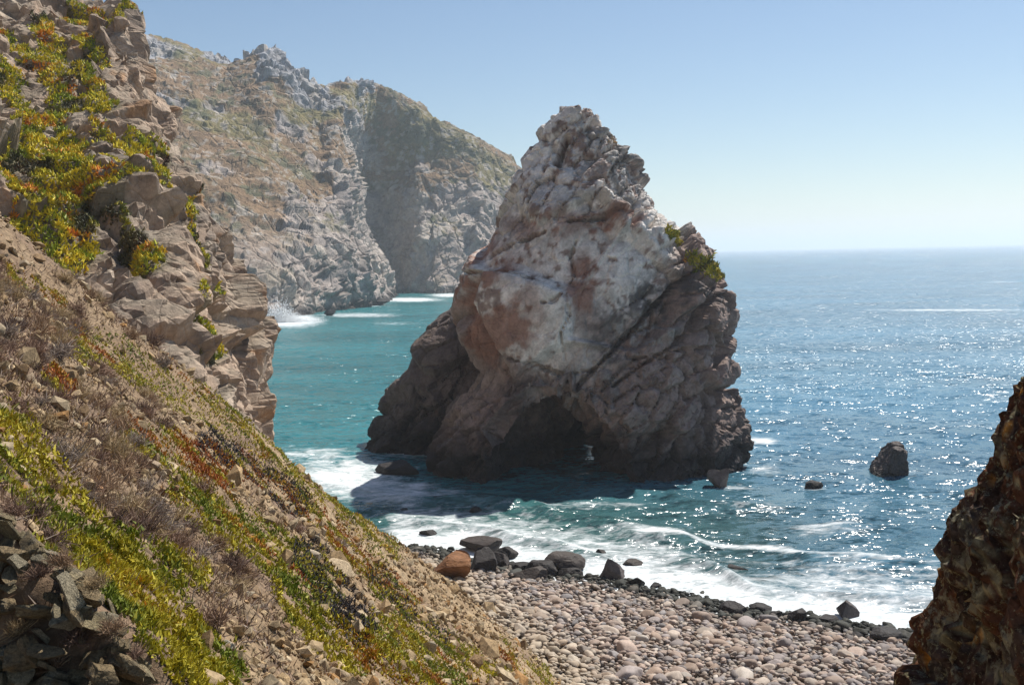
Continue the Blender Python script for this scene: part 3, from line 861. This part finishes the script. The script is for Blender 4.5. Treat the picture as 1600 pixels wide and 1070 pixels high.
# fine dead grass between them
p, nn, ii = sample(SV, SF, (dryw + 0.12 * (1 - taken) * (SPX > -20) * (SPY < 1100)) * SLOPE_W, 30000, rng)
size = (0.05 + 0.004 * p[:, 1]) * rng.uniform(0.5, 1.4, len(p))
cc = np.array(TINTS)[rng.integers(0, 5, len(p))] * rng.uniform(0.7, 1.5, (len(p), 1))
v, f, c = leaves(p, nn, size, cc, up=0.5, spread=0.7, fat=0.07)
obj("dry_grass", mesh_np("dry_grass", v, f, c, flat=True), M_DRY, kind="stuff", label="dead brown grass and twigs covering the slope", category="grass")

# ------------------------------------------------------------------ stones
def cut_rock(seed, sub=3, planes=14, lo=0.55, hi=0.9, noise_amp=0.05, squash=(1, 1, 1), boxy=False):
    """a ball cut by random planes: an angular broken stone, or a worn one when lo is high"""
    r = np.random.default_rng(seed)
    bm = bmesh.new()
    bmesh.ops.create_icosphere(bm, subdivisions=sub, radius=1.0)
    v = np.array([q.co for q in bm.verts]); f = np.array([[q.index for q in t.verts] for t in bm.faces]); bm.free()
    for _ in range(planes):
        n = r.normal(0, 1, 3); n /= np.linalg.norm(n)
        if boxy:
            k_ = np.argmax(np.abs(n)); m_ = np.zeros(3); m_[k_] = np.sign(n[k_]); n = n * 0.6 + m_; n /= np.linalg.norm(n)
        v = v - n * np.maximum(0, v @ n - r.uniform(lo, hi))[:, None]
    if noise_amp:
        v = v * (1 + noise_amp * fbm(v * 1.7 + seed, 3, seed))[:, None]
    return v * np.array(squash), f

def pack(protos, pos, scl, yaw, tilt, cols):
    """many stones as one mesh"""
    V, FF, C = [], [], []
    off = 0
    for i in range(len(pos)):
        v, f = protos[i % len(protos)]
        R = rot(tilt[i, 0], tilt[i, 1], yaw[i])
        V.append((v * scl[i]) @ R.T + pos[i]); FF.append(f + off); C.append(np.repeat(cols[i][None], len(v), 0))
        off += len(v)
    return np.concatenate(V), np.concatenate(FF), np.concatenate(C)

# scree: tens of thousands of little angular stones
SCREE = [cut_rock(400 + i, 1, 7, 0.4, 0.8, 0, (1, 0.8, 0.5)) for i in range(8)]
scw = np.clip(0.25 + 1.2 * smooth(SPX, 380, 560) + 0.5 * smooth(fbm(SV / 1.2, 2, 33), 0, 0.4), 0, 1.5) * (1 - 0.8 * taken) * (SPX > -20) * (SPX < 900) * (SPY < 1090) * (SV[:, 1] > 5.2) * (SV[:, 2] > 0.5)
k = 11500
p, nn, ii = sample(SV, SF, scw * SLOPE_W, k, rng)
s = (0.010 + 0.0019 * np.minimum(p[:, 1], 35)) * np.exp(rng.normal(0, 0.55, k))
tc_ = np.array([(0.44, 0.38, 0.29), (0.37, 0.30, 0.21), (0.50, 0.46, 0.39), (0.30, 0.23, 0.16), (0.36, 0.23, 0.11)])[rng.choice(5, k, p=[.3, .25, .25, .15, .05])] * rng.uniform(0.7, 1.1, (k, 1)) * np.array([0.95, 0.80, 0.60])
v, f, c = pack(SCREE, p + nn * 0.2 * s[:, None], s[:, None] * rng.uniform(0.8, 1.3, (k, 3)), rng.uniform(0, 6.3, k), rng.normal(0.0, 0.4, (k, 2)) + np.array([0, 0.6]), tc_)
obj("scree", mesh_np("scree", v, f, c, flat=True), M_SCREE, kind="stuff", label="pale angular rubble strewn over the slope", category="scree")

def rock_obj(name, vf, mat, colour, loc, scale, rotz, tilt=(0, 0), parent=None, flat=False, **props):
    v, f = vf
    cc = np.repeat(np.array(colour, float)[None], len(v), 0)
    o = obj(name, mesh_np(name, v, f, cc, flat), mat, parent, **props)
    o.location = loc; o.scale = scale; o.rotation_euler = (tilt[0], tilt[1], rotz)
    return o

# bigger loose rocks, one object each
ROCKV = [cut_rock(500 + i, 3, 13, 0.42, 0.8, 0.05, (1, 0.75, 0.6)) for i in range(10)]
RCOL = [(0.42, 0.33, 0.22), (0.36, 0.27, 0.18), (0.40, 0.33, 0.23), (0.36, 0.20, 0.10)]
RMESH = [mesh_np("slope_rock", v, f, np.repeat(np.array([RCOL[(i * 7) % 4]]), len(v), 0), False) for i, (v, f) in enumerate(ROCKV)]
p, nn, ii = sample(SV, SF, scw * SLOPE_W, 150, rng)
for i, q in enumerate(p):
    bx, by = proj(q[None])
    zone = "on the high dry part of the slope" if by[0] < 700 else "low on the scree near the beach" if bx[0] > 600 else "in the middle of the slope" if bx[0] > 380 else "among the dry bushes"
    tone = ("tan", "brown", "pale", "rusty")[((i % 10) * 7) % 4]
    o = obj("slope_rock", RMESH[i % 10], M_SCREE, label="loose angular %s rock lying %s" % (tone, zone), category="rock", group="%s rocks %s" % (tone, zone))
    s = (0.03 + 0.0048 * min(q[1], 18)) * math.exp(rng.normal(0, 0.3))
    o.location = q + nn[i] * 0.25 * s; o.scale = (s, s, s); o.rotation_euler = (rng.normal(0, 0.3), 0.5 + rng.normal(0, 0.3), rng.uniform(0, 6.3))
for px, py, d, wpx, colr, label in ((528, 890, 20, 50, (0.47, 0.36, 0.23), "largest tan boulder resting in the middle of the slope"),
                                    (527, 846, 24, 22, (0.34, 0.18, 0.09), "rust brown block above the largest tan slope boulder"),
                                    (490, 868, 21, 30, (0.46, 0.38, 0.28), "long pale rock just left of the largest slope boulder"),
                                    (527, 1055, 13, 42, (0.44, 0.33, 0.21), "tan rock with flat top at the bottom edge of the slope"),
                                    (352, 1010, 9, 30, (0.47, 0.42, 0.33), "upright pale stone slab in the dry scrub")):
    wx, wz = ray(px, py)
    dd = np.linspace(4, 60, 1200)
    hit = np.argmax(CAMZ + wz * dd < slope_z(wx * dd, dd))
    d = dd[hit]
    s = wpx * d / F * 0.55
    rock_obj("slope_boulder", cut_rock(int(px + py), 4, 12, 0.5, 0.85, 0.05, (1, 0.75, 0.62)), M_SCREE, colr, P(px, py, d), (s, s, s * (1.5 if px == 352 else 1)), 0.4, (0.1, 0.45),
             label=label, category="rock")

# ------------------------------------------------------------------ cobble beach
COB = [cut_rock(600 + i, 2, 9, 0.6, 0.95, 0.1, (1, 0.78, 0.55)) for i in range(10)]
COBL = [cut_rock(600 + i, 3, 9, 0.6, 0.95, 0.1, (1, 0.78, 0.55)) for i in range(10)]
pts = []
for lay, sp in ((0, 0.48), (1, 0.44)):
    gx, gy = np.meshgrid(np.arange(-12, 36, sp), np.arange(44, 94, sp), indexing='ij')
    q = np.stack([gx.ravel(), gy.ravel()], -1) + rng.uniform(-sp * .45, sp * .45, (gx.size, 2))
    pts.append(np.concatenate([q, np.full((len(q), 1), lay)], 1))
q = np.concatenate(pts)
dn = inland(q[:, 0], q[:, 1])
bz = beach_z(q[:, 0], q[:, 1])
keep = (dn > -1.2 - rng.random(len(q)) * 1.0) & (slope_z(q[:, 0], q[:, 1]) < bz + 0.35)
q, dn, bz = q[keep], dn[keep], bz[keep]
k = len(q)
s = np.exp(rng.normal(math.log(0.2), 0.46, k)) * np.where(q[:, 2] > 0, 0.85, 1.0)
pos = np.stack([q[:, 0], q[:, 1], bz + 0.05 + 0.10 * q[:, 2] + 0.1 * rng.random(k)], -1)
ppx, ppy = proj(pos)
keep = (ppx > 620) & (ppx < 1520) & (ppy < 1090)
pos, s, dn, ppx, ppy = pos[keep], s[keep], dn[keep], ppx[keep], ppy[keep]
k = len(pos)
pal = np.array([(0.37, 0.28, 0.225), (0.42, 0.345, 0.28), (0.29, 0.245, 0.225), (0.34, 0.25, 0.19), (0.25, 0.225, 0.215), (0.45, 0.39, 0.33)])
cc = pal[rng.choice(6, k, p=[.28, .22, .2, .12, .1, .08])] * rng.uniform(0.6, 1.2, (k, 1))
toe = 1 - smooth(slope_z(pos[:, 0], pos[:, 1]) - pos[:, 2], -4.5, -0.5)
cc = lerp(cc, (0.42, 0.34, 0.23), (1 - toe) * 0.6)
wet = 1 - smooth(dn + rng.normal(0, 0.6, k), 0.6, 3.0)
cc = lerp(cc, (0.024, 0.028, 0.022), wet * 0.95)
yaw, tilt = rng.uniform(0, 6.3, k), rng.normal(0, 0.22, (k, 2))
scl = s[:, None] * rng.uniform(0.8, 1.25, (k, 3))
inview = (ppx > 700) & (ppx < 1470) & (ppy < 1066)
seen = np.where(inview, s / pos[:, 1], 0)
order = np.argsort(-seen)
single, rest = order[:300], order[300:]
fine = s[rest] < np.median(s[rest])
COBS = [cut_rock(600 + i, 1, 5, 0.75, 0.98, 0.05, (1, 0.78, 0.55)) for i in range(10)]
v, f, c = pack(COB, *(q_[rest[~fine]] for q_ in (pos, scl, yaw, tilt, cc)))
v2, f2, c2 = pack(COBS, *(q_[rest[fine]] for q_ in (pos, scl, yaw, tilt, cc)))
v, f, c = np.concatenate([v, v2]), np.concatenate([f, f2 + len(v)]), np.concatenate([c, c2])
obj("pebbles", mesh_np("pebbles", v, f, c), M_STONE, kind="stuff", label="rounded pink grey cobbles covering the beach", category="pebbles")
for i in single:
    v, f = COBL[i % 10]
    lum = cc[i].mean()
    tone = "dark wet" if lum < 0.16 else "grey brown" if lum < 0.27 else "pinkish" if lum < 0.34 else "pale"
    zone = "near the waterline" if dn[i] < 4 else "near the foot of the slope" if ppx[i] < 950 else "by the lichen rock" if ppx[i] > 1300 else "in the middle of the beach"
    o = obj("beach_stone", mesh_np("beach_stone", v, f, np.repeat(cc[i][None], len(v), 0)), M_STONE,
            label="larger rounded %s stone among the cobbles %s" % (tone, zone), category="stone", group="%s stones %s" % (tone, zone))
    o.location = pos[i]; o.scale = scl[i]; o.rotation_euler = (tilt[i, 0], tilt[i, 1], yaw[i])

# ------------------------------------------------------------------ boulders in the surf and along the waterline
BLK, BRN = (0.042, 0.037, 0.035), (0.075, 0.062, 0.055)
BOULDERS = [  # px, py of the base, width, height in pixels, squash depth, colour, planes lo, label
    (703, 908, 66, 40, 0.8, (0.23, 0.11, 0.05), .5, "big rust orange boulder at the top of the beach"),
    (755, 868, 74, 20, 0.6, BRN, .5, "wide flat dark boulder with waves breaking behind it"),
    (795, 875, 40, 16, 0.7, BLK, .6, "dark boulder at the right end of the flat boulder, in white foam"),
    (749, 896, 46, 30, 0.8, BLK, .5, "black angular boulder just right of the orange boulder"),
    (779, 890, 36, 26, 0.8, BRN, .45, "dark boulder with sloping top, second right of the orange boulder"),
    (812, 897, 40, 14, 0.8, BLK, .7, "low black boulder below the domed boulder row"),
    (848, 903, 46, 24, 0.8, BLK, .75, "rounded black boulder in front of the brown dome"),
    (828, 910, 50, 19, 0.8, BRN, .6, "grey brown boulder with pointed top lying on green cobbles"),
    (881, 896, 60, 28, 0.8, BRN, .72, "large domed brown boulder at the edge of the foam"),
    (892, 904, 34, 14, 0.8, BLK, .75, "small smooth grey boulder in front of the domed one"),
    (955, 909, 42, 35, 0.8, (0.11, 0.09, 0.085), .5, "tall blocky boulder standing alone in the foam"),
    (995, 919, 25, 14, 0.8, BLK, .5, "small jagged rock right of the tall blocky boulder"),
    (941, 871, 17, 11, 0.8, BLK, .6, "little dark rock out in the waves behind the blocky boulder"),
    (988, 886, 30, 9, 0.7, BRN, .6, "low flat brown rock awash right behind the blocky boulder"),
    (1024, 917, 15, 5, 0.8, BLK, .6, "tiny black rock in foam below the jagged rock"),
    (1324, 966, 37, 25, 0.8, (0.10, 0.085, 0.08), .45, "pyramid shaped dark boulder alone in the white surf"),
    (1151, 893, 37, 7, 0.6, BLK, .6, "thin dark rock barely above the waves"),
    (1149, 963, 38, 17, 0.8, BLK, .75, "rounded greenish black boulder at the waterline, leftmost of the right hand row"),
    (1189, 959, 34, 12, 0.8, BLK, .75, "low whaleback black boulder at the waterline"),
    (1216, 968, 24, 11, 0.8, BLK, .6, "small black boulder between whaleback and block"),
    (1249, 974, 31, 19, 0.8, BLK, .5, "squarish black wet boulder at the waterline"),
    (1296, 977, 30, 11, 0.8, BLK, .75, "flat domed black boulder below the pyramid boulder"),
    (1388, 1006, 44, 19, 0.8, BLK, .8, "big smooth black dome at the waterline near the lichen rock"),
    (1442, 1015, 36, 16, 0.8, BRN, .8, "round brown wet boulder nearest the lichen covered rock"),
    (1340, 998, 18, 8, 0.8, BLK, .75, "small black stone left of the big smooth dome"),
    (1422, 1008, 16, 9, 0.8, BLK, .75, "small round stone between the dome and the brown boulder"),
    (1273, 765, 25, 14, 0.7, BLK, .6, "small round rock in open water between stack and leaning rock"),
    (622, 742, 64, 20, 0.6, BLK, .6, "long low black rock in the channel left of the sea stack"),
    (670, 838, 24, 9, 0.8, BLK, .6, "small black rock in foam above the boulder row"),
    (743, 804, 20, 10, 0.8, BLK, .6, "small dark rock in the shaded water before the arch"),
    (630, 801, 14, 6, 0.8, BLK, .6, "tiny rock in the dark water left of the arch"),
    (580, 477, 46, 8, 0.7, BLK, .6, "low black reef off the far headland"),
    (515, 493, 20, 8, 0.7, BLK, .6, "small reef at the foot of the far headland, by the spray"),
    (1128, 766, 34, 30, 0.8, (0.19, 0.14, 0.12), .5, "brown fallen block at the right foot of the sea stack"),
]
for i, (px, py, w, h, dq, colr, lo, label) in enumerate(BOULDERS):
    b = on_z(px, py, 0.0)
    if inland(b[0:1], b[1:2])[0] > 0:
        for _ in range(4):
            b = on_z(px, py, float(beach_z(b[0:1], b[1:2])[0]))
    sx, sz = w / F * b[1] * 0.6, h / F * b[1] * 0.72
    v, f = cut_rock(700 + i * 3, 4, 11, lo - 0.15, lo + 0.2, 0.07)
    v = v / np.abs(v).max(0)
    b = b + np.array([0, sx * dq * 0.7, 0]); v = v + 0.03 * fbm(v * 5, 2, i)[:, None] * v
    rock_obj("boulder", (v, f), M_WET, colr, b + np.array([0, 0, sz * 0.55]), (sx, sx * dq, sz), rng.normal(0, 0.3), (0, 0), flat=True,
             label=label, category="boulder", group="boulders in the surf")
# the leaning fin of rock out on the right
b = on_z(1392, 748)
u = b[1] / F
bm = bmesh.new()
outline = [(-36, -6), (30, -6), (30, 20), (29, 46), (20, 54), (7, 53), (-7, 30), (-23, 9)]
vs = []
for yy, sq in ((-1.5, 0.85), (0.3, 1.0), (2.4, 0.8)):
    vs.append([bm.verts.new((x * u * sq, yy, z * u * (sq if z > 0 else 1))) for x, z in outline])
for r0, r1 in zip(vs[:-1], vs[1:]):
    for j in range(len(outline)):
        bm.faces.new((r0[j], r0[(j + 1) % 8], r1[(j + 1) % 8], r1[j]))
bm.faces.new(vs[0][::-1]); bm.faces.new(vs[-1])
bmesh.ops.recalc_face_normals(bm, faces=bm.faces)
v, f = remeshed([bm], 0.07)
n = normals_of(v, f)
h2, _, r2 = fracture(v, 1.3, 0.14, 0.05, 91, None, (1, 1, 1), 0.9)
v = v + n * (h2 + 0.1 * fbm(v / 0.4, 3, 92))[:, None]
c = lerp(np.repeat(np.array([[0.10, 0.082, 0.075]]), len(v), 0), (0.06, 0.055, 0.05), 1 - smooth(v[:, 2] + 0.3 * fbm(v, 2, 93), 0.3, 1.2))
o = obj("boulder", mesh_np("leaning_boulder", v, f, c, True), M_WET, label="leaning wedge shaped rock standing in open water right of the sea stack", category="boulder", group="boulders in the surf")
o.location = b + np.array([0, 1.0, 0])

# spray where a wave breaks on the headland
k = 8000
b = on_z(438, 503)
t = rng.random(k)
q = np.stack([rng.normal(0, 5.5, k), rng.normal(0, 2, k), np.abs(rng.normal(0, 1, k)) * 3.2 * np.exp(-(rng.normal(0, .4, k)) ** 2)], -1)
q[:, 2] *= np.exp(-(q[:, 0] / 6) ** 2) + 0.15
tet = np.array([(1, 0, -.5), (-.5, .87, -.5), (-.5, -.87, -.5), (0, 0, 1.0)])
v = (b + q)[:, None] + tet[None] * (rng.uniform(0.05, 0.2, (k, 1, 1)))
f = (np.arange(k)[:, None, None] * 4 + np.array([[0, 2, 1], [0, 1, 3], [1, 2, 3], [2, 0, 3]])[None]).reshape(-1, 3)
obj("sea_spray", mesh_np("sea_spray", v.reshape(-1, 3), f), M_FOAM, kind="stuff", label="white spray of a wave breaking on the far headland", category="spray")

# ------------------------------------------------------------------ lichen-covered rock close by on the right
t = [(575, 1622, 2300), (610, 1606, 2400), (650, 1594, 2450), (700, 1584, 2500), (745, 1572, 2500), (790, 1546, 2500), (850, 1520, 2500), (930, 1512, 2500),
     (990, 1530, 2500), (1030, 1522, 2500), (1070, 1512, 2500), (1200, 1490, 2550), (1600, 1440, 2600), (2500, 1330, 2700)]
rows = rows_from(t, 8.6, lin([(13, 6.4), (20, 7.3), (22, 7.6), (23.6, 8.1)]), lin([(13, 12.5), (20, 11.2), (23.6, 9.4)]))
t = [(810, 1606, 1700), (840, 1596, 1760), (890, 1584, 1800), (960, 1566, 1850), (1070, 1550, 1900), (1300, 1530, 1950), (1900, 1480, 2100)]
rows2 = rows_from(t, 7.6, lin([(13, 6.0), (20, 6.7), (22.3, 7.2)]), lin([(13, 9), (22.3, 8.0)]))
v, f = remeshed([ring_solid(rows), ring_solid(rows2)], 0.058)
n = normals_of(v, f)
M = rot(0.2, -0.5, 0.3)
h1, e1, r1 = fracture(v, 0.9, 0.22, 0.05, 94, M, (0.8, 1, 1.8), 0.9)
h2, e2, r2 = fracture(v, 0.3, 0.12, 0.04, 95, M, (0.8, 1, 1.6), 1.0)
h3, _, _ = fracture(v, 0.11, 0.04, 0.015, 96, M, (0.8, 1, 1.6), 1.0)
v = v + n * (h1 + 0.7 * h2 + h3 + 0.02 * fbm(v / 0.1, 3, 96))[:, None]
a, b_, g = fbm(v / 0.6, 4, 101), fbm(v / 0.09, 3, 102), fbm(v / 0.25, 3, 103)
px, py = proj(v)
c = np.repeat(np.array([[0.075, 0.045, 0.032]]), len(v), 0)
c = lerp(c, (0.12, 0.052, 0.028), smooth(a + 0.3 * b_, -0.1, 0.4) * 0.8)
c = lerp(c, (0.12, 0.105, 0.09), smooth(-a + 0.3 * g, 0.1, 0.6) * 0.8)
lich = (1 - smooth(line_dist(px, py, [(1585, 830), (1545, 900), (1510, 980)]), 20, 60)) * 0.5
c = lerp(c, (0.34, 0.33, 0.20), smooth(b_ + 0.35 * g + lich, 0.6, 0.9) * 0.7)
c = lerp(c, (0.50, 0.22, 0.03), smooth(g + 0.4 * b_, 0.8, 0.95) * 0.85)
obj("rock_outcrop", mesh_np("rock_outcrop", v, f, c, True), M_LICHEN, label="dark red brown rock with yellow and orange lichen close by on the right", category="rock outcrop")

# ------------------------------------------------------------------ layered rock ledge, bottom left
ledge = bpy.data.objects.new("rock_ledge", None)
col.objects.link(ledge)
ledge.location = P(120, 960, 4.9)
ledge["label"] = "broken layered rock ledge with dark undercut face in the bottom corner of the slope"
ledge["category"] = "rock ledge"
EDGE = [(-120, 770), (0, 800), (60, 835), (130, 895), (190, 965), (222, 1040), (240, 1120)]
ex, ey = np.array(EDGE, float).T
SLAB = [cut_rock(800 + i, 4, 14, 0.3, 0.7, 0.12, (1.1, 0.9, 0.8), i % 3 == 0) for i in range(10)]
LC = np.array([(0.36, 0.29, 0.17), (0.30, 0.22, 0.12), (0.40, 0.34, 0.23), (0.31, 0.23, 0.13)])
LM = []
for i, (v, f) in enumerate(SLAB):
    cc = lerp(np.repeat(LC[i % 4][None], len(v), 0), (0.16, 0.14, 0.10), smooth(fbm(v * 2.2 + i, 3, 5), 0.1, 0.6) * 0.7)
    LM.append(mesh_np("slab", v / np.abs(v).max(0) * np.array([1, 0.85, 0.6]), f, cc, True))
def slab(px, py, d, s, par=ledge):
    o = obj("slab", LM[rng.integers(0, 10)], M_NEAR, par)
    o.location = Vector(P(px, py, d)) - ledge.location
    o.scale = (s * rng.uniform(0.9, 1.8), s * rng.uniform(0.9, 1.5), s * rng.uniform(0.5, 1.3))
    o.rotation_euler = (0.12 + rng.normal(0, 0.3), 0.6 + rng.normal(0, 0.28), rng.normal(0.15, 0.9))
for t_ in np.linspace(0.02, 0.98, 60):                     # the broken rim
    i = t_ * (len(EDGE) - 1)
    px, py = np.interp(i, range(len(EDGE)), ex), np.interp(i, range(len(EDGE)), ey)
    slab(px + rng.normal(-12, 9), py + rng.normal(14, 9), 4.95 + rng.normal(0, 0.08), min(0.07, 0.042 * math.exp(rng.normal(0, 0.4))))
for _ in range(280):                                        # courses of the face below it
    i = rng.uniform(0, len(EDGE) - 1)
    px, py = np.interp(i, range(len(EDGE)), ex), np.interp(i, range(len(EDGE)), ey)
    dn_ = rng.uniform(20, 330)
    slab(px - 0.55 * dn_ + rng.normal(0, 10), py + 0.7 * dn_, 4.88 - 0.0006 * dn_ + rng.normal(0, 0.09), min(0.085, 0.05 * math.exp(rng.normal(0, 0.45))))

for px, py, j in ((20, 800, 0), (95, 880, 1), (150, 915, 3), (60, 900, 0), (175, 985, 1), (120, 1000, 2), (30, 985, 3), (205, 1030, 0), (80, 1040, 1)):
    o = obj("dry_bush", BUSH[j], M_DRY, label="little %s dry tuft rooted between the stones of the rock ledge" % TONE[j], category="bush", group="%s tufts on the rock ledge" % TONE[j])
    o.location = P(px, py, 4.8); o.scale = (0.085, 0.085, 0.085); o.rotation_euler = (0.3, 0.2, px)

# ------------------------------------------------------------------ sea air
bm = bmesh.new()
bmesh.ops.create_cube(bm, size=1.0)
hm = bpy.data.meshes.new("haze"); bm.to_mesh(hm); bm.free()
m = bpy.data.materials.new("sea_haze"); m.use_nodes = True
t = m.node_tree; t.nodes.remove(t.nodes["Principled BSDF"])
pv = t.nodes.new("ShaderNodeVolumePrincipled")
pv.inputs["Color"].default_value = (0.84, 0.92, 1.0, 1)
pv.inputs["Anisotropy"].default_value = 0.35
pv.inputs["Density"].default_value = 0.00017
t.links.new(pv.outputs[0], t.nodes["Material Output"].inputs["Volume"])
o = obj("haze", hm, m, kind="stuff", label="thin sea haze over the whole bay", category="haze")
o.scale = (130000, 100000, 186); o.location = (0, 0, 93 - 6)
